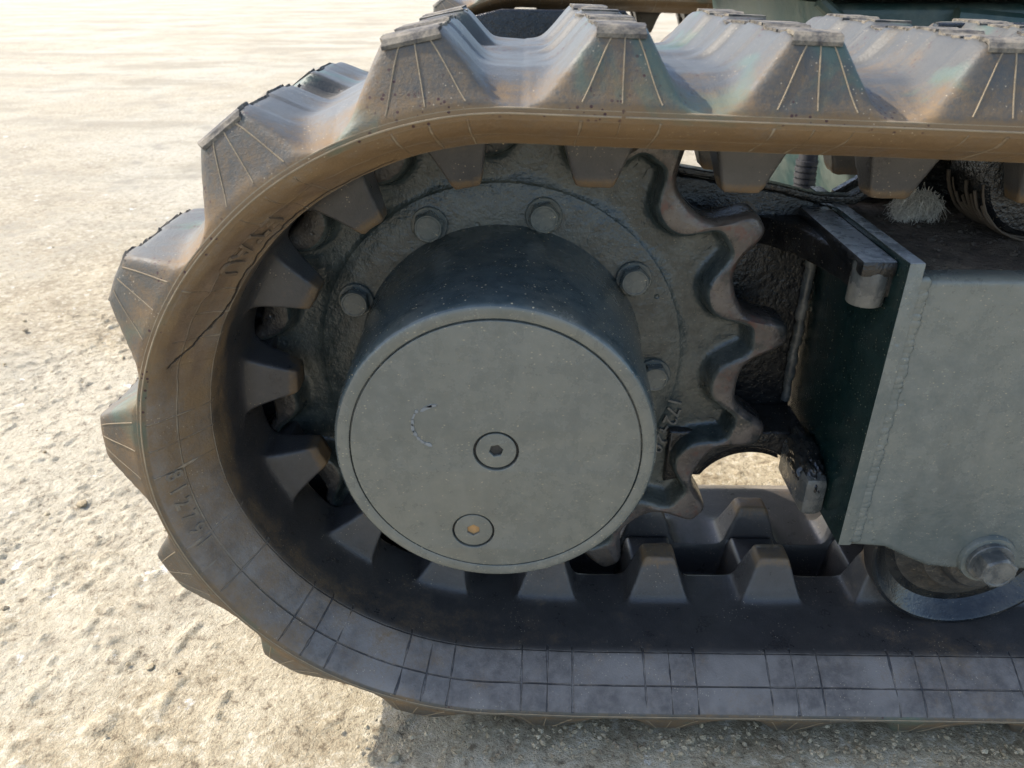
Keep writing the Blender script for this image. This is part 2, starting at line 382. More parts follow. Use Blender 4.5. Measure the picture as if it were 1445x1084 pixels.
NLUG = nl
up_i = [i for i in range(len(Q)) if N[i, 1] > .8]; i0 = min(up_i, key=lambda i: abs(Q[i, 0]-.0695))
S0 = L[i0]                                                   # a tread lug is centred here
lo_i = [i for i in range(len(Q)) if N[i, 1] < -.8]
print('path length', L[-1], 'lugs', NLUG, 'idler', xi, 'bottom lugs at', [round(float(Q[min(lo_i, key=lambda i: abs(L[i]-S0-k*PITCH)), 0]), 4) for k in range(5, 10)])
def at_s(s):
    """point, tangent, normal at neutral length s (0 = lug on top)"""
    q = np.mod(np.asarray(s)+S0, L[-1]); Qc = np.vstack([Q, Q[:1]]); Nc = np.vstack([N, N[:1]])
    p = np.stack([np.interp(q, L, Qc[:, 0]), np.interp(q, L, Qc[:, 1])], -1)
    n = np.stack([np.interp(q, L, Nc[:, 0]), np.interp(q, L, Nc[:, 1])], -1); n /= np.linalg.norm(n, axis=-1)[..., None]
    return p, n
# parameter grid along the track: fine where it is near the camera
allp, _ = at_s(np.arange(0, L[-1], .0025))
ss = [0.0]
while ss[-1] < L[-1]-.0025:
    p, _ = at_s(np.array(ss[-1])); ss.append(ss[-1]+(.0022 if p[0] < .60 else .0075))
ss = np.array(ss[:-1] if L[-1]-ss[-1] < .001 else ss); NS = len(ss)
P0, N0 = at_s(ss)
phi = np.degrees(np.arctan2(N0[:, 1], N0[:, 0])) % 360
rim = np.interp(phi, [0, 85, 100, 135, 165, 185, 215, 270, 360], [.027, .0235, .0235, .0245, .030, .0315, .031, .0285, .027])
ci = np.array([0, .006, .012, .015, .017, .0185, .020, .0212, .0224, .024, .027, .032, .038, .042, .044, .0455, .047, .0485, .05, .0515, .053, .0545, .056, .0575, .059, .061, .064, .068, .074, .082, .092, .102, .110, .115, .1175, .119, .1205, .124, .129, .134, .138, .141, .143, .145, .148, .151, .154, .1565, .1585, .1598])
co = np.array([.1596, .1578, .155, .152, .149, .146, .1445, .143, .1415, .140, .137, .134, .1318, .1305, .129, .127, .124, .121, .118, .115, .112, .109, .106, .103, .100, .097, .094, .091, .088, .085, .082, .079, .076, .073, .070, .067, .064, .061, .057, .053, .049, .045, .041, .037, .034, .031, .028, .0255, .023, .021, .0185, .016, .0135, .011, .007, 0])
side_c = np.array([.1605, .1608, .1612, .1610, .1606]); side_n = np.array([.0244, .0252, .0262, .0280, .0290])
loop = [(-c, 0, 0) for c in ci[::-1]]+[(c, 0, 0) for c in ci[1:]]+[(c, 2, nn) for c, nn in zip(side_c, side_n)]
loop += [(c, 1, 0) for c in co]+[(-c, 1, 0) for c in co[::-1][1:]]+[(-c, 2, nn) for c, nn in zip(side_c[::-1], side_n[::-1])]
LC = np.array([l[0] for l in loop]); LS = np.array([l[1] for l in loop]); LN = np.array([l[2] for l in loop]); NC = len(loop)
S2, C2 = np.meshgrid(ss, LC, indexing='ij'); A2 = np.abs(C2)
DS = (S2/PITCH+.5) % 1.0; DS = (DS-.5)*PITCH; KL = np.floor(S2/PITCH+.5).astype(int) % NLUG
def inner_n(s, ds, c):
    a = np.abs(c)
    prof = np.interp(a, [0, .116, .119, .143, .146, .152, .1565, .1600], [0, 0, .0003, .0118, .0135, .0165, .0200, .0236])
    h = .0425
    top = smin(h-(np.abs(ds)-.0142)*3.3, h-(a-.0475)*3.6, .007); top = smin(top, h-(.0250-a)*14, .003); top = smin(top, h+0*a, .004)
    top = top+.0012*(fbm(s*160, c*160, 5)-.5)
    dl = smax(top, 0*a, .011)-.0006
    dl = np.maximum(dl, 0)
    w = sstep(.0225, .0185, a); br = sstep(.031, .020, np.abs(ds))
    cen = br*.012-(1-br)*.034
    dl = dl*(1-w)+cen*w
    return prof-dl, dl
def outer_n(s, ds, c):
    a = np.abs(c)
    t = np.clip((.160-a)/.075, 0, 1)
    t = np.clip((.160-a)/.055, 0, 1)
    fl = .0288+.0130*t**.8+.0028*np.exp(-(a/.013)**2)+.0012*(fbm(s*14, c*14, 9)-.5)
    e = sstep(.128, .160, a); midr = np.exp(-(c/.015)**4)
    off = .0015+.0045*sstep(-.034, -.028, c)-.0065*sstep(.012, .018, c)+.004*sstep(.06, .066, c)
    hw = .0138-.0028*midr+.0012*(vnoise(s*0+np.floor(s/PITCH+.5)*7.3, c*45, 3)-.5)
    hh = .0672-.0032*midr
    hh = hh+.0016*(np.floor((c+.2)*26) % 2)*(1-midr)+.0007*(fbm(s*90, c*90, 21)-.5)*.4
    q = np.abs(ds-off)-hw
    lft = sstep(-.004, .004, ds-off)
    flank = hh-np.where(q > 0, q, q*.05)*(1.70-.42*lft)
    end = hh-(a-.1425)*2.25
    bar = smin(smin(flank, end, .0075), hh, .0022)
    n = smax(fl, bar, .0085)-.0009
    return n, bar-fl
ni, DL = inner_n(S2, DS, C2); no, BAR = outer_n(S2, DS, C2)
n2 = np.where(LS[None] == 0, ni, np.where(LS[None] == 1, no, LN[None]+0*C2))
n2 = n2+(rim-.0262)[:, None]*sstep(.119, .158, A2)
# worn, torn patch of the bevel on the near side of the wrap
PHI2 = np.repeat(phi[:, None], NC, 1)
wear = (sstep(112, 122, PHI2)*sstep(168, 160, PHI2))*(C2 < 0)*(LS[None] == 0)*sstep(.122, .128, A2)*sstep(.158, .15, A2)
n2 = n2+wear*(.0042*(fbm(S2*48, C2*70, 31, 5)-.45)+.0010)
n2 = n2+.0007*(fbm(S2*30, C2*30, 33)-.5)*(LS[None] != 2)
def to_xyz(s_idx_p, s_idx_n, c, n): return np.stack([s_idx_p[..., 0]+s_idx_n[..., 0]*n, YC+c, s_idx_p[..., 1]+s_idx_n[..., 1]*n], -1)
V = to_xyz(P0[:, None, :]+0*C2[..., None], N0[:, None, :]+0*C2[..., None], C2, n2)
dS = np.roll(V, -1, 0)-np.roll(V, 1, 0); dC = np.roll(V, -1, 1)-np.roll(V, 1, 1)
NRM = np.cross(dC, dS); NRM /= np.linalg.norm(NRM, axis=-1)[..., None]+1e-12
outv = to_xyz(N0[:, None, :]*0, N0[:, None, :]+0*C2[..., None], 0*C2, 1+0*C2)-np.array([0, YC, 0])
iref = NC-len(co)-3
if np.sum(NRM[:, iref]*outv[:, iref]) < 0: NRM = -NRM; FLIP = True
else: FLIP = False
# dust: tan where the track has dried on top, cleaner and bluer on the lower run
dphi = np.interp(phi, [0, 60, 90, 130, 165, 195, 225, 245, 270, 300], [.75, .80, .80, .70, .60, .52, .42, .24, .16, .18])
dust = np.where(LS[None] == 0, dphi[:, None]*sstep(.078, .108, A2)+(.08+.08*(dphi[:, None]))*(1-sstep(.078, .108, A2)), .50)
dust = dust+np.where((LS[None] == 0) & (DL > .0335), .50, 0)
dust = np.where(LS[None] == 1, .24+.36*sstep(.10, .158, A2)*np.interp(phi, [0, 90, 180, 270], [1, .8, 1, 1.1])[:, None]-.18*np.clip(BAR/.02, 0, 1), dust)
dust = np.where(LS[None] == 2, np.maximum(dphi[:, None], .35)+.1, dust)
INN = np.where(LS == 0, 1.0, 0.0)[None]+0*C2
# the long crack near the inner edge of the bevel, near side only
ccrk = np.interp(phi, [108, 116, 126, 138, 148, 153, 157, 160], [.1235, .1215, .1225, .1225, .1215, .126, .137, .151])
jit = .0030*(fbm(ss*90, ss*0, 41, 3)-.5)
slope = np.gradient(ccrk+jit, ss); crk = (A2-(ccrk+jit)[:, None])/np.sqrt(1+slope[:, None]**2)
crk = np.where((C2 < 0) & (LS[None] == 0) & (PHI2 > 108) & (PHI2 < 160.5), crk, .05)
I, J = np.meshgrid(np.arange(NS), np.arange(NC), indexing='ij'); I1 = (I+1) % NS; J1 = (J+1) % NC
quad = np.stack([I*NC+J, I*NC+J1, I1*NC+J1, I1*NC+J], -1).reshape(-1, 4)
if not FLIP: pass
Vf = V.reshape(-1, 3); q0 = quad[:50]; fn = np.cross(Vf[q0[:, 1]]-Vf[q0[:, 0]], Vf[q0[:, 3]]-Vf[q0[:, 0]])
if np.sum(fn*NRM.reshape(-1, 3)[q0[:, 0]]) < 0: quad = quad[:, ::-1]
lsf = (LS[J] + 0*J).reshape(-1); lsf1 = LS[J1].reshape(-1)
ok1 = (lsf == 1) & (lsf1 == 1); ok0 = (lsf == 0) & (lsf1 == 0)
barf = BAR.reshape(-1)[quad].max(1); dlf = DL.reshape(-1)[quad].max(1); kf = KL[I, J].reshape(-1)
cf = C2.reshape(-1)[quad].mean(1)
own = np.full(len(quad), -1); own[ok1 & (barf > .0015)] = 0
drv = ok0 & (dlf > .0012) & (np.abs(cf) > .0195)
own[drv & (cf < 0)] = 1; own[drv & (cf >= 0)] = 2
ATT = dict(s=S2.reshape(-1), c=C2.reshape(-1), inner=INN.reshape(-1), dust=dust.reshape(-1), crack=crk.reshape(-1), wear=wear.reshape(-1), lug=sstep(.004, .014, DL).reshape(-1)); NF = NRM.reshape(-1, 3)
# seam: the last row joins the first, s must not jump inside a face
def submesh(name, sel, mats=(RUB,), extra=None):
    fq = quad[sel]; u, inv = np.unique(fq, return_inverse=True); fq = inv.reshape(-1, 4)
    at = {k: v[u] for k, v in ATT.items()}
    return mesh_np(name, Vf[u], fq, True, NF[u], at, list(mats))
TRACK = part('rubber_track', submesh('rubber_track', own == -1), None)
TRACK['label'] = 'near dusty rubber track wrapped round the sprocket'
# mould ridges on the end of each tread lug: three thin dusty ribs from the rim to the top edge
def ridge_strip(sc_list, wid=.0007, hgt=.0009):
    rows = []
    Vs = []; Fs = []
    for k in range(len(sc_list)):
        s, c, n = sc_list[k]; ksp = sc_list[min(k+1, len(sc_list)-1)], sc_list[max(k-1, 0)]
        p, nn = at_s(np.array(s)); pw = np.array([p[0]+nn[0]*n, YC+c, p[1]+nn[1]*n]); Vs.append(pw)
    Vs = np.array(Vs); return Vs
def rib_mesh(lines):
    bm = bmesh.new()
    for pts, wid in lines: tube_bm(pts, wid, 5, bm)
    return bm_mesh('mould_ridge', bm, True, 60)
print('script: track grid', NS, NC)
tread_objs = []; drive_objs = []
order = np.argsort(kf, kind='stable'); kfs = kf[order]
for k in range(NLUG):
    lo_, hi_ = np.searchsorted(kfs, k), np.searchsorted(kfs, k+1); idx = order[lo_:hi_]
    for code, nm in ((0, 'tread_lug'), (1, 'drive_lug'), (2, 'drive_lug')):
        sel = idx[own[idx] == code]
        if len(sel):
            o = part(nm, submesh(nm, sel), None, TRACK); (tread_objs if code == 0 else drive_objs).append(o)
# mould ribs (too fine to pick apart singly): one part of the track
lines = []
for k in range(NLUG):
    p, nn = at_s(np.array(k*PITCH))
    if p[0] > .62: continue
    for j in (-1, 0, 1):
        for sgn in (-1,):
            pts = []
            for t in np.linspace(0, 1, 12):
                a = .1592-(.1592-.1436)*t; ds = j*(.0215*(1-t)+.0075*t)
                s = k*PITCH+ds+np.array(0.0); c = sgn*a
                n, _ = outer_n(s, np.array(ds), np.array(c)); ph_ = math.degrees(math.atan2(nn[1], nn[0])) % 360
                pp, qn = at_s(s); rm = np.interp(math.degrees(math.atan2(qn[1], qn[0])) % 360, [0, 85, 100, 135, 165, 185, 215, 270, 360], [.027, .0235, .0235, .0245, .030, .0315, .031, .0285, .027])
                n = float(n)+(rm-.0262)*sstep(.119, .158, a)
                pts.append((pp[0]+qn[0]*n, YC+c, pp[1]+qn[1]*n))
            lines.append((pts, .00048))
flash = bmesh.new()
for k in range(NLUG):
    p, nn = at_s(np.array(k*PITCH))
    if p[0] > .62 or (nn[1] < -.6): continue
    for (c0, c1) in ((-.1440, -.112), (-.1105, -.082), (-.080, -.050), (-.048, -.020), (-.017, .012), (.020, .062), (.066, .11)):
        m = 14; L0 = []; L1 = []
        for side, row in ((-1, L0), (1, L1)):
            for q in range(m):
                c = c0+(c1-c0)*q/(m-1); s0 = k*PITCH
                off = .0015+.0045*sstep(-.034, -.028, c)-.0065*sstep(.012, .018, c)+.004*sstep(.06, .066, c)
                hw = .0132-.0028*math.exp(-(c/.015)**4)+random.uniform(-.0010, .0012)
                s = np.array(s0+off+side*hw); n_, _ = outer_n(s, np.array(off+side*hw*.8), np.array(c)); pp, qn = at_s(s); n_ = float(n_)+.0001
                cc = c+random.uniform(-.0006, .0006)
                row.append([flash.verts.new((pp[0]+qn[0]*(n_+d), YC+cc, pp[1]+qn[1]*(n_+d))) for d in (-.0010, .0009+.0004*random.random())])
        for q in range(m-1):
            a, b, c_, d = L0[q], L0[q+1], L1[q+1], L1[q]
            flash.faces.new((a[1], b[1], c_[1], d[1])); flash.faces.new((a[0], a[1], b[1], b[0])[::-1]); flash.faces.new((d[0], d[1], c_[1], c_[0]))
        for q in (0, m-1): flash.faces.new((L0[q][0], L0[q][1], L1[q][1], L1[q][0]))
fl_ = part('tread_flash', bm_mesh('tread_flash', flash, False), FLASH, TRACK); fl_['kind'] = 'stuff'
# rim bead
for off, nn_ in ((.1612, .0268), (.1600, .0295)):
    idx = [i for i in range(0, NS, 3) if P0[i, 0] < .62]
    runs = []; cur = []
    for a_, b_ in zip(idx, idx[1:]+[None]):
        cur.append(a_)
        if b_ is None or b_-a_ > 3: runs.append(cur); cur = []
    for run in runs:
        pts = [(P0[i, 0]+N0[i, 0]*(nn_+rim[i]-.0262), YC-off, P0[i, 1]+N0[i, 1]*(nn_+rim[i]-.0262)) for i in run]
        if len(pts) > 3: lines.append((pts, .0006))
rb = part('mould_ridge', rib_mesh(lines), RIDGE, TRACK); rb['kind'] = 'stuff'
# raised lettering on the bevel
def bevel_text(name, text, s_c, c_c, height, adv, relief, mat):
    for i, ch in enumerate(text):
        if ch == ' ': continue
        Vg, Fg = glyphs(ch, height); s = s_c+i*adv+Vg[:, 0]; c = -(c_c-(Vg[:, 1]-height/2))
        ds = (s/PITCH+.5) % 1; n, dl = inner_n(s, (ds-.5)*PITCH, c); pp, qn = at_s(s)
        rm = np.interp(np.degrees(np.arctan2(qn[:, 1], qn[:, 0])) % 360, [0, 85, 100, 135, 165, 185, 215, 270, 360], [.027, .0235, .0235, .0245, .030, .0315, .031, .0285, .027])
        n = n+(rm-.0262)*sstep(.119, .158, np.abs(c))-(Vg[:, 2]+.5)*relief+.0012*(Vg[:, 2] < 0)
        W = np.stack([pp[:, 0]+qn[:, 0]*n, YC+c, pp[:, 1]+qn[:, 1]*n], -1)
        me = bpy.data.meshes.new(name); me.from_pydata([tuple(x) for x in W], [], Fg); me.update()
        part(name, me, mat, TRACK)
def s_at_phi(deg, lo=None):
    m = np.argmin(np.abs(phi-deg)); return ss[m]
bevel_text('raised_digit', '812791', s_at_phi(181.5), .1500, .0100, .0122, .0012, RIDGE2)
bevel_text('raised_letter', 'ETAU', s_at_phi(130), .1370, .0150, .0150, .0004, LETTER)

# ---------------------------------------------------------------- drive sprocket
NT_ = 15; NPH = NT_*40
pa = np.arange(NPH)*2*np.pi/NPH
dg_ = ((np.degrees(pa)-8.7)/24+.5) % 1-.5; d_deg = np.abs(dg_)*24
r_out = .2000+.0380/(1+(d_deg/4.5)**4.2)-.0003
r_in = .1785+.0315/(1+(d_deg/5.7)**5.0)
def ring(r, y): return np.stack([r*np.cos(pa), np.full(NPH, y) if np.isscalar(y) else y, r*np.sin(pa)], -1)
o1 = np.ones(NPH); casty = .0006*(fbm(np.cos(pa)*14+50, np.sin(pa)*14+50, 3)-.5)
def off(r, d):
    """contour r(angle) moved d along its outward normal, returned as xz points"""
    P = np.stack([r*np.cos(pa), r*np.sin(pa)], -1); T = np.roll(P, -1, 0)-np.roll(P, 1, 0); T /= np.linalg.norm(T, axis=1)[:, None]
    N_ = np.stack([T[:, 1], -T[:, 0]], -1); return P+N_*d
def circ_p(r): return np.stack([r*np.cos(pa), r*np.sin(pa)], -1)
rows = [(circ_p(.112), .1445), (circ_p(.1525), .1445), (circ_p(.1535), .1450), (circ_p(.1545), .1460)]
for k in (1, 2, 3, 4): rows.append((circ_p(.1545)*(1-k/4)+off(r_in, -.0120)*k/4, .1462+.0004*k/4))
for d, y in ((-.0090, .1462), (-.0068, .1450), (-.0054, .1425), (-.0044, .1385), (-.0034, .1320), (-.0026, .1270), (-.0015, .1246), (.0003, .1235), (.0022, .1230)): rows.append((off(r_in, d), y))
rows += [((off(r_in, .0022)+off(r_out, -.0045))/2, .1229), (off(r_out, -.0045), .1233), (off(r_out, -.0025), .1245), (off(r_out, -.0010), .1268), (off(r_out, 0), .1300), (off(r_out, 0.0001), .143), (off(r_out, 0), .1545), (off(r_out, -.002), .1585), (off(r_out, -.0045), .1600), (off(r_in, .001), .160), (circ_p(.14), .158), (circ_p(.112), .158)]
rr_ = [np.stack([a[:, 0], np.full(NPH, b), a[:, 1]], -1) for a, b in rows]; VS = np.concatenate(rr_); nr = len(rows)
I, J = np.meshgrid(np.arange(nr-1), np.arange(NPH), indexing='ij'); J1 = (J+1) % NPH
FS = np.stack([I*NPH+J, (I+1)*NPH+J, (I+1)*NPH+J1, I*NPH+J1], -1).reshape(-1, 4)
ridx = I.reshape(-1); jang = np.degrees(pa)[J.reshape(-1)]; jang = (jang+180) % 360-180; bare = (jang > -62) & (jang < 92)
mi = np.where((ridx >= 15) & (ridx <= 20), 1, np.where((ridx > 20) & (ridx < 25), 2, 0)); mi = np.where((mi == 1) & ~bare, 2, mi)
OILY = paint_mat('oily_dark_tooth_flank', (.022, .022, .023), (.05, .045, .04), (.12, .085, .055), .5, .25, .6, .1)
me = mesh_np('drive_sprocket', VS, FS[:, ::-1], True, None, None, [P_DISC, WORN, OILY], mi)
SPR = part('drive_sprocket', me, None)
SPR['label'] = 'black cast drive sprocket with worn brown teeth'
def bolt_bm(cx, cz, y0, r_w, h_w, r_h, h_h, rot=0.0):
    bm = lathe([(r_w*.5, y0), (r_w, y0), (r_w, y0-h_w+.0006), (r_w-.0006, y0-h_w), (r_h*.7, y0-h_w)], 28, None, cx, cz)
    ys = [(y0-h_w, r_h*.99), (y0-h_w-.001, r_h), (y0-h_w-h_h+.0016, r_h), (y0-h_w-h_h, r_h*.83), (y0-h_w-h_h, r_h*.74), (y0-h_w-h_h+.0004, r_h*.70)]
    R0 = []
    for k, (y, r) in enumerate(ys):
        row = []
        for i in range(24):
            a = rot+2*math.pi*i/24; fl = math.cos(math.pi/6)/math.cos(((a-rot) % (math.pi/3))-math.pi/6); m = [1, 1, 1, 0, 0, 0][k]
            q = r*(fl*m+(1-m)*1.0) if m else r
            row.append(bm.verts.new((cx+q*math.cos(a), y, cz+q*math.sin(a))))
        R0.append(row)
    for a, b in zip(R0, R0[1:]):
        for i in range(24): bm.faces.new((a[i], a[(i+1) % 24], b[(i+1) % 24], b[i]))
    bm.faces.new(R0[-1]); return bm
bolt0 = None
for k in range(9):
    a = R(35+40*k-80)
    if bolt0 is None:
        bolt0 = part('sprocket_bolt', bm_mesh('sprocket_bolt', bolt_bm(0, 0, .1438, .0146, .0022, .0126, .0090, .3), True, 20), [P_DRUM], SPR)
        b = bolt0
    else: b = bolt0.copy(); COL.objects.link(b)
    b.location = (.1323*math.cos(a), 0, .1323*math.sin(a)); b.rotation_euler = (0, random.uniform(0, 1), 0)
for ch, px in zip('172420', [(.1550, -14.5), (.1571, -17.9), (.1590, -21.3), (.1605, -24.8), (.1620, -28.4), (.1635, -32.0)]):
    Vg, Fg = glyphs(ch, .0125); r0, a0 = px[0]+.003, R(px[1]); er = np.array([math.cos(a0), math.sin(a0)]); et = np.array([math.sin(a0), -math.cos(a0)])
    xz = er*r0+et*Vg[:, :1]+er*(Vg[:, 1:2]-.0056); yy = .1464-(Vg[:, 2]+.5)*.0022+.001*(Vg[:, 2] < 0)
    me = bpy.data.meshes.new('cast_digit'); me.from_pydata([(x, y, z) for (x, z), y in zip(xz, yy)], [], Fg); me.update()
    part('cast_digit', me, P_BOLT, SPR)

# ---------------------------------------------------------------- final drive drum
bm = lathe([(.1205, .1475), (.1200, .143), (.1185, .138), (.1175, .120), (.1160, .06), (.1140, .012), (.1130, .0050), (.1122, .0024), (.1106, .0006), (.1090, 0.0), (.1032, 0.0), (.1022, .0006), (.1019, .0030), (.03, .0040)], 160)
DRUM = part('final_drive_housing', bm_mesh('final_drive_housing', bm, True, 50), [P_DRUM, P_COVER])
for p in DRUM.data.polygons:
    if p.center.y < .0012 and math.hypot(p.center.x, p.center.z) > .1: p.material_index = 1
def circ(cx, cz, r, n): return [(cx+r*math.cos(2*math.pi*i/n), cz+r*math.sin(2*math.pi*i/n)) for i in range(n)]
PL = [(.0005, .0019), (-.0170, -.0683)]
me = plate('cover_plate', [circ(0, 0, .1009, 160), circ(*PL[0], .0160, 48), circ(*PL[1], .0156, 48)], -.0003, .0035, .0005)
part('cover_plate', me, P_COVER, DRUM)
for (cx, cz), fill, rot in zip(PL, (SOCKET, DIRTFILL), (.2, .5)):
    hexo = [(cx+.0050*math.cos(rot+i*math.pi/3), cz+.0050*math.sin(rot+i*math.pi/3)) for i in range(6)]
    pg = part('drain_plug', plate('drain_plug', [circ(cx, cz, .0142, 48), hexo], .0004, .0038, .0006), P_COVER, DRUM)
    f = part('plug_socket', bm_mesh('plug_socket', lathe([(.0052, .0026), (.0052, .0038)], 12, None, cx, cz)), fill, DRUM)
    lathe_bm = lathe([(.0138, .0030), (.0165, .0030), (.0165, .0036), (.0138, .0036)], 40, None, cx, cz)
    part('plug_gap', bm_mesh('plug_gap', lathe_bm), SOCKET, DRUM)
# scraped paint flakes in an arc on the cover
bm = bmesh.new()
def flake(bm, cx, cz, L_, W_, ang, y, th=.0005):
    n = 9; top = []; bot = []
    for i in range(n):
        a = 2*math.pi*i/n; q = 1+random.uniform(-.3, .3); x, z = L_*q*math.cos(a), W_*q*math.sin(a)
        X, Z = cx+x*math.cos(ang)-z*math.sin(ang), cz+x*math.sin(ang)+z*math.cos(ang)
        top.append(bm.verts.new((X*.999+cx*.001, y-th, Z))); bot.append(bm.verts.new((X, y+.0003, Z)))
    bm.faces.new(top)
    for i in range(n): bm.faces.new((top[i], top[(i+1) % n], bot[(i+1) % n], bot[i]))
for i in range(10):
    t = i/9; a = R(105+150*t); flake(bm, -.043+.0135*math.cos(a)+.004*(t < .2), .023+.016*math.sin(a), random.uniform(.001, .0035) if i not in (0, 1) else .0045, random.uniform(.0006, .0014), a+math.pi/2, -.0003)
part('scraped_paint', bm_mesh('scraped_paint', bm, True), SCRAPED, DRUM)

# ---------------------------------------------------------------- track frame
side = [(.2727, .121), (.2745, .1245), (.62, .1245), (.62, -.1375), (.372, -.1375), (.350, -.1345), (.331, -.1255), (.312, -.1155), (.300, -.1115), (.2735, -.1095)]
bm = bmesh.new()
FRM = part('track_frame', plate('track_frame', [[(.2845, .117), (.62, .117), (.62, -.1375), (.372, -.1375), (.350, -.1345), (.331, -.1255), (.312, -.1155), (.2845, -.1135)]], .0395, .062, .007, 4), P_FRAME)
FRM['label'] = 'grey green welded track frame box'
part('top_plate', bm_mesh('top_plate', box_bm(.2845, .62, .045, .24, .100, .1155, .003)), P_BLACK, FRM)
part('back_plate', bm_mesh('back_plate', box_bm(.2845, .62, .2255, .24, -.12, .0995, .002)), P_GREEN, FRM)
part('dark_backing', plate('dark_backing', [[(.290, .100), (.62, .100), (.62, .26), (.345, .26), (.335, .19), (.325, .160), (.308, .138), (.290, .1265)]], .2260, .2360, .002), P_BLACK, FRM)  # black plate added to keep the space behind the shelf dark
# end plate: thin face towards the sprocket, dusty front edge
ep = box_bm(.2727, .2838, .0375, .242, -.1105, .1275, .0016)
EP = part('end_plate', bm_mesh('end_plate', ep), [P_GREEN, P_FRAME, P_LIT_EDGE], FRM)
for p in EP.data.polygons:
    if p.normal.y < -.6: p.material_index = 1
    elif p.normal.z > .6: p.material_index = 2  # top edge takes the painted highlight tone
# weld seam between end plate and side plate
bm = bmesh.new()
for k in range(46):
    z = .112-k*.0048; x = .2858+random.uniform(-.0004, .0004)
    m = Matrix.Translation((x, .0395, z)) @ Matrix.Rotation(R(random.uniform(0, 40)), 4, 'Y') @ Matrix.Diagonal((random.uniform(.0045, .006), random.uniform(.0012, .0019), random.uniform(.004, .007), 1))
    bmesh.ops.create_icosphere(bm, subdivisions=2, radius=1, matrix=m)
part('weld_seam', bm_mesh('weld_seam', bm, True, 80), P_FRAME, FRM)
# motor bracket: upright plate behind the sprocket with an arched cut-out underneath
arc = [(.245+.055*math.cos(R(a)), -.178+.055*math.sin(R(a))) for a in range(62, 156, 8)]
outl = [(.02, .162), (.10, .158), (.142, .150), (.187, .1425), (.232, .1355), (.2720, .1235), (.2720, -.130)]
outl += arc+[(.17, -.150), (.02, -.145)]
BRK = part('motor_bracket', plate('motor_bracket', [outl], .190, .206, .003), P_BLACK, FRM)
BRK['label'] = 'black oily motor bracket plate behind the sprocket'
part('bracket_flange', plate('bracket_flange', [[(.130, .1590), (.187, .1495), (.229, .1415), (.262, .1335), (.289, .1325), (.309, .1445), (.325, .165), (.332, .160), (.314, .138), (.292, .1255), (.262, .127), (.229, .136), (.187, .144), (.130, .153)]], .186, .2005, .0012), P_BLACK, FRM)
def gusset(name, z0, z1, pts, mat, bev=.004):
    me = plate(name, [pts], -z1, -z0, bev)               # outline given in x and depth, turned flat
    me.transform(Matrix(((1, 0, 0, 0), (0, 0, 1, 0), (0, -1, 0, 0), (0, 0, 0, 1))))
    bm = bmesh.new(); bm.from_mesh(me); bmesh.ops.recalc_face_normals(bm, faces=bm.faces); bm.to_mesh(me); bm.free()
    return me
arcg = [(.180+.0,.192), (.205, .186), (.222, .172), (.236, .150), (.246, .120), (.252, .092), (.2535, .070)]
part('upper_gusset', gusset('upper_gusset', .094, .1165, arcg+[(.258, .058), (.2735, .056), (.2735, .192)], P_BLACK), P_BLACK, FRM)
bar = box_bm(.2480, .2726, .0505, .190, .112, .1240, .003)
GB = part('gusset_bar', bm_mesh('gusset_bar', bar), [P_BLACK, P_LIT_EDGE], FRM)
for p in GB.data.polygons:
    if p.normal.z > .5: p.material_index = 1  # highlight painted on the bar top, sides stay black
ear = lathe([(.0115, -.031), (.0125, -.029), (.0125, .0), (.0118, .001)], 24, None, 0, 0)
me = bm_mesh('cast_ear', ear); me.transform(Matrix.Translation((.2600, .0630, .0905)) @ Matrix.Rotation(R(-90), 4, 'X')); me.transform(Matrix.Translation((0, 0, 0)))
part('cast_ear', me, P_BOLT, FRM)
# lower beam with the arched underside, and its ear
arc2 = [(.2255+.049*math.cos(R(a)), -.133+.049*math.sin(R(a))) for a in range(20, 163, 8)]
part('lower_beam', plate('lower_beam', [[(.15, -.066), (.2715, -.066)]+arc2+[(.15, -.122)]], .138, .1899, .004, 3), P_BLACK, FRM)
lug = box_bm(.2520, .2724, .072, .1420, -.1090, -.071, .007)
part('lower_ear', bm_mesh('lower_ear', lug), P_BOLT, FRM)
bm = bmesh.new()
bmesh.ops.create_icosphere(bm, subdivisions=5, radius=1)
for v in bm.verts:
    q = v.co.copy(); f = 1+.55*(fbm(q.x*2.2+q.z*1.7+9, q.y*3.0+4, 91, 4)-.5)+.25*(fbm(q.x*6+3, q.y*7+q.z*5, 92, 3)-.5)
    v.co = Vector((.2625+.0120*q.x*f, .106+.036*q.y*f, -.0700+.0160*q.z*f-.012*(1-q.y)*.5))
part('weld_lump', bm_mesh('weld_lump', bm, True, 80), P_GLOSS, FRM)
tb = bmesh.new()
tube_bm([(.266+random.uniform(-.0008, .0008), .187, .105-k*.005) for k in range(34)], .0045, 8, tb, [random.uniform(.8, 1.2) for _ in range(34)])
part('corner_weld', bm_mesh('corner_weld', tb, True, 80), P_BOLT, FRM)
tb = bmesh.new(); tube_bm([(.17+k*.005, .187, -.0735+random.uniform(-.0006, .0006)) for k in range(19)], .004, 8, tb, [random.uniform(.8, 1.25) for _ in range(19)])
part('floor_weld', bm_mesh('floor_weld', tb, True, 80), P_BLACK, FRM)
# gear motor behind the bracket
part('travel_motor', bm_mesh('travel_motor', lathe([(.135, .160), (.135, .19), (.118, .206), (.095, .215), (.09, .33), (.07, .35), (.0, .352)], 64)), P_BLACK)
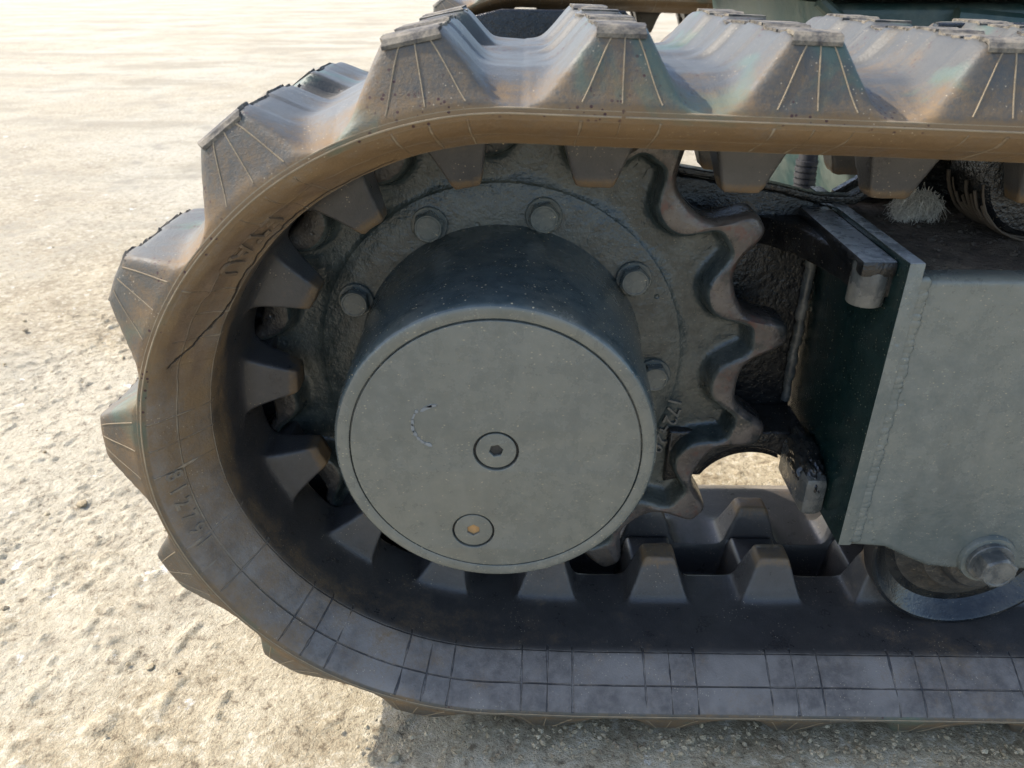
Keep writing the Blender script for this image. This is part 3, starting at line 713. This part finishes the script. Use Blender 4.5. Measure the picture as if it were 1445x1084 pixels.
# ---------------------------------------------------------------- track roller
RX, RZ = .4005, -.1335
prof = [(.018, .046), (.026, .046), (.030, .050), (.031, .058), (.042, .060), (.046, .066), (.060, .0735), (.068, .0745), (.0745, .0690), (.0790, .0630), (.0812, .0615), (.0838, .0618), (.0847, .0640), (.0847, .0775), (.0825, .0800), (.066, .086), (.060, .10), (.060, .186), (.066, .20), (.0825, .206), (.0847, .2085), (.0847, .222), (.083, .2245), (.03, .226)]
ROL = part('track_roller', bm_mesh('track_roller', lathe(prof, 96, None, RX, RZ), True, 40), [P_GLOSS, STEEL, P_HUB])
for p in ROL.data.polygons:
    rr2 = math.hypot(p.center.x-RX, p.center.z-RZ)
    if rr2 > .0825: p.material_index = 1
    elif rr2 < .060: p.material_index = 2
ROL['label'] = 'flanged steel track roller under the frame'
me = bm_mesh('roller_bolt', bolt_bm(0, 0, 0, .0180, .0040, .0150, .0125, .35), True, 16)
wash = lathe([(.006, .0005), (.0225, .0005), (.0228, -.0008), (.0215, -.0042), (.012, -.0045)], 40)
RB = part('roller_bolt', me, P_BOLT); RB.location = BASE+Vector((.3955, .0352, -.1225))
part('washer', bm_mesh('washer', wash), P_FRAME, RB).location = (0, .0045, 0)
# second roller further right is out of frame; carrier roller on the shelf
CAR = part('carrier_roller', bm_mesh('carrier_roller', lathe([(.008, .112), (.040, .113), (.044, .117), (.044, .165), (.041, .17), (.030, .19), (.01, .215)], 56, None, .395, .166), True, 40), P_BLACK)
part('roller_stay', plate('roller_stay', [[(.418, .1155), (.52, .1155), (.52, .19), (.450, .19), (.436, .165), (.424, .135)]], .098, .106, .0015), P_LEG, CAR)

# ---------------------------------------------------------------- far side of the machine
DY = 1.28
def copy_tree(o, parent, dloc):
    c = o.copy(); COL.objects.link(c); c.parent = parent
    for ch in list(o.children):
        cc = ch.copy(); COL.objects.link(cc); cc.parent = c
    c.location = o.location+Vector(dloc); return c
FT = copy_tree(TRACK, ROOT, (0, DY, .022)); FT['label'] = 'far rubber track on the other side of the machine'
part('travel_motor', bm_mesh('travel_motor', lathe([(.0, DY-.10), (.085, DY-.098), (.10, DY-.08), (.10, DY+.03), (.19, DY+.05), (.205, DY+.10), (.2, DY+.16)], 48)), P_BLACK)
part('far_shadow_plate', plate('far_shadow_plate', [[(.235, -.2), (.235, .205), (.215, .225), (-.03, .228), (-.10, .212), (-.15, .17), (-.19, .10), (-.20, 0), (-.17, -.12), (-.1, -.2)]], DY-.045, DY-.022, .004), P_BLACK)  # black sheet added for the shadowed inside of the far track
part('far_track_frame', bm_mesh('far_track_frame', box_bm(.56, 1.3, DY+.04, DY+.22, -.12, .115, .004)), P_BLACK)
# cross member of the car body between the two tracks
leg = [(.372, .262), (.412, .12), (.452, .02), (.490, -.06), (1.1, -.06), (1.1, .262)]
CB = part('car_body', plate('car_body', [leg], .56, 1.22, .012, 3), P_LEG)
part('body_lip', bm_mesh('body_lip', tube_bm([(.52, .553, .247), (.60, .552, .240), (1.1, .55, .236)], .012, 10)), P_LEG, CB)
part('body_strut', bm_mesh('body_strut', tube_bm([(.36, .555, .265), (.405, .553, .232), (.46, .552, .218)], .008, 10)), P_LEG, CB)
part('leg_rail', bm_mesh('leg_rail', tube_bm([(.295, .52, .045), (.345, .46, .012), (.40, .40, -.02)], .011, 8)), P_LIT_EDGE, CB)  # pale bar, colour stands for a lit plate edge
hz = bmesh.new()
for k in range(13):
    z = .085-k*.0075; x = .372+.018*(k/12)**2
    bmesh.ops.create_cone(hz, cap_ends=True, segments=16, radius1=.0135, radius2=.0135, depth=.005, matrix=Matrix.Translation((x, .535, z)))
tube_bm([(.372, .535, .11), (.374, .535, .04), (.39, .535, -.02)], .0115, 12, hz)
part('hydraulic_hose', bm_mesh('hydraulic_hose', hz), HOSE)
part('body_underside', bm_mesh('body_underside', box_bm(.30, 1.3, .50, 1.2, .275, .40, .01)), P_GREEN)

# ================================================================ loose things
# caked soil on the shelf of the track frame
gx = np.linspace(.286, .60, 110); gy = np.linspace(.048, .224, 70); X, Y = np.meshgrid(gx, gy, indexing='ij')
edge = sstep(.046, .062, Y)*sstep(.284, .296, X)
Z = .1150+edge*(.0015+.0035*fbm(X*60, Y*60, 61)+.004*sstep(.12, .2, Y)*fbm(X*25, Y*25, 63))
VV = np.stack([X, Y, Z+H], -1).reshape(-1, 3); nx, ny = X.shape
I, J = np.meshgrid(np.arange(nx-1), np.arange(ny-1), indexing='ij')
FF = np.stack([I*ny+J, (I+1)*ny+J, (I+1)*ny+J+1, I*ny+J+1], -1).reshape(-1, 4)
so_ = link('caked_soil', mesh_np('caked_soil', VV, FF), None, SOIL); tag(so_, 'dark brown soil caked on top of the track frame', 'soil', None, 'stuff')
def scatter(name, n, fn, mat, smin_, smax_, label, cat, squash=.7):
    t = bmesh.new(); bmesh.ops.create_icosphere(t, subdivisions=1, radius=1); base = np.array([v.co[:] for v in t.verts]); bf = np.array([[v.index for v in f.verts] for f in t.faces]); t.free()
    Vs = []; Fs = []; k = 0
    for i in range(n):
        p = fn()
        if p is None: continue
        s = smin_*(smax_/smin_)**(random.random()**2.2)
        v = base*(1+rng.uniform(-.28, .28, (len(base), 1)))*np.array([s*random.uniform(.7, 1.3), s*random.uniform(.7, 1.3), s*squash*random.uniform(.7, 1.2)])
        a = random.uniform(0, 6.28); c_, s_ = math.cos(a), math.sin(a); v = np.stack([v[:, 0]*c_-v[:, 1]*s_, v[:, 0]*s_+v[:, 1]*c_, v[:, 2]], -1)
        Vs.append(v+np.array(p)); Fs.append(bf+k); k += len(base)
    o = link(name, mesh_np(name, np.concatenate(Vs), np.concatenate(Fs), False), None, mat); tag(o, label, cat, None, 'stuff'); return o
scatter('soil_crumbs', 900, lambda: (random.uniform(.290, .58), random.triangular(.055, .22, .19), .1185+H+random.uniform(-.001, .002)), DARKGRIT, .0006, .0028, 'dark soil crumbs lying on the track frame shelf', 'soil crumbs')
# dry fibre tuft caught beside the carrier roller
bm = bmesh.new()
for k in range(2600):
    u_ = random.random(); b = Vector((.322+.026*u_+random.gauss(0, .0022), .168+random.gauss(0, .004), .128+.008*math.sin(3*u_)+H+random.uniform(-.006, .006)))
    d = Vector((random.gauss(-.45, .35), random.gauss(-.65, .35), random.gauss(-.35, .3))).normalized(); l = random.uniform(.006, .015)
    c1 = b+d*l*.5+Vector((random.gauss(0, .0028), random.gauss(0, .0028), random.gauss(0, .0028))); tube_bm([b, c1, b+d*l+Vector((0, 0, -random.uniform(0, .004)))], .00019, 3, bm, [1, .9, .4])
tf = link('fibre_tuft', bm_mesh('fibre_tuft', bm, True, 80), None, FIBRE)
tag(tf, 'tuft of pale dry fibre caught on the frame shelf beside the carrier roller', 'fibre tuft')
bm = bmesh.new()
for k in range(16):
    a0 = random.uniform(-2.2, -1.4); y = .112+k*.0035; r = .0452+random.uniform(0, .002)
    tube_bm([(.395+r*math.cos(a0+t*.16-.9), y+t*random.uniform(-.0006, .0006), .166+H+r*math.sin(a0+t*.16-.9)) for t in range(11)], random.uniform(.0006, .0015), 5, bm)
ws = link('straw_strand', bm_mesh('straw_strand', bm, True, 80), None, STRAW); tag(ws, 'brown dry strands wound round the carrier roller', 'straw', None, 'stuff')

# ================================================================ the ground
def axis(a, b, d, far, n):
    g = (far/d)**(1.0/n); up = b+np.cumsum(np.geomspace(d*1.5, far*.12, n)); dn = a-np.cumsum(np.geomspace(d*1.5, far*.12, n)); return np.r_[dn[::-1], np.arange(a, b, d), up]
gx = axis(-.80, .80, .0026, 70, 70); gy = axis(-.30, .95, .0026, 70, 85)
X, Y = np.meshgrid(gx, gy, indexing='ij'); rd = np.hypot(X, Y)
def rfbm(x, y, sc, seed, o): c_, s_ = math.cos(.6+seed), math.sin(.6+seed); return fbm((x*c_-y*s_)*sc+31, (x*s_+y*c_)*sc+17, seed, o)
near = sstep(3.0, .9, rd)
patch = sstep(.42, .58, rfbm(X, Y, 5, 3, 3))
chunk = np.abs(rfbm(X, Y, 42, 5, 3)-.5)*2
Z = .013*(rfbm(X, Y, 5, 1, 4)-.5)*sstep(9, 2, rd)+.035*(fbm(X*.35, Y*.35, 75)-.5)*sstep(1.2, 6, rd)
Z = Z+near*(.0016*(rfbm(X, Y, 22, 2, 4)-.5)+.0032*(rfbm(X, Y, 170, 4, 3)-.5)*(.30+.65*patch)-.0034*sstep(.16, .0, chunk)*patch*.5+.0034*sstep(.64, .80, rfbm(X, Y, 60, 6, 2)))
Z = Z-.0045-np.maximum(0, Z+.001)*sstep(.12, .02, np.abs(Y-.14)-.16)*(X > -.25)
VV = np.stack([X, Y, Z], -1).reshape(-1, 3); nx, ny = X.shape
I, J = np.meshgrid(np.arange(nx-1), np.arange(ny-1), indexing='ij')
FF = np.stack([I*ny+J, (I+1)*ny+J, (I+1)*ny+J+1, I*ny+J+1], -1).reshape(-1, 4)
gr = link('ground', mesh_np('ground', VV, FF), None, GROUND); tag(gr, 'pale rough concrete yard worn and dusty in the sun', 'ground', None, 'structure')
def gpt():
    x, y = random.uniform(-1.2, .8), random.uniform(-.6, 1.6)
    return (x, y, -.002)
scatter('loose_gravel', 700, gpt, GRIT, .0010, .004, 'pale grit scattered over the yard', 'gravel', .6)
scatter('half_buried_stones', 130, lambda: (random.uniform(-1.0, .2), random.uniform(-.35, .9), -.004), GRIT, .0025, .0065, 'pale stones half buried in the yard surface', 'stones', .55)
scatter('track_crumbs', 1300, lambda: (random.uniform(-.12, .62), -.018+abs(random.gauss(0, .02))-.018*random.random(), -.001+random.uniform(0, .003)), GRIT, .0007, .0034, 'crumbs of grit along the foot of the rubber track', 'grit')
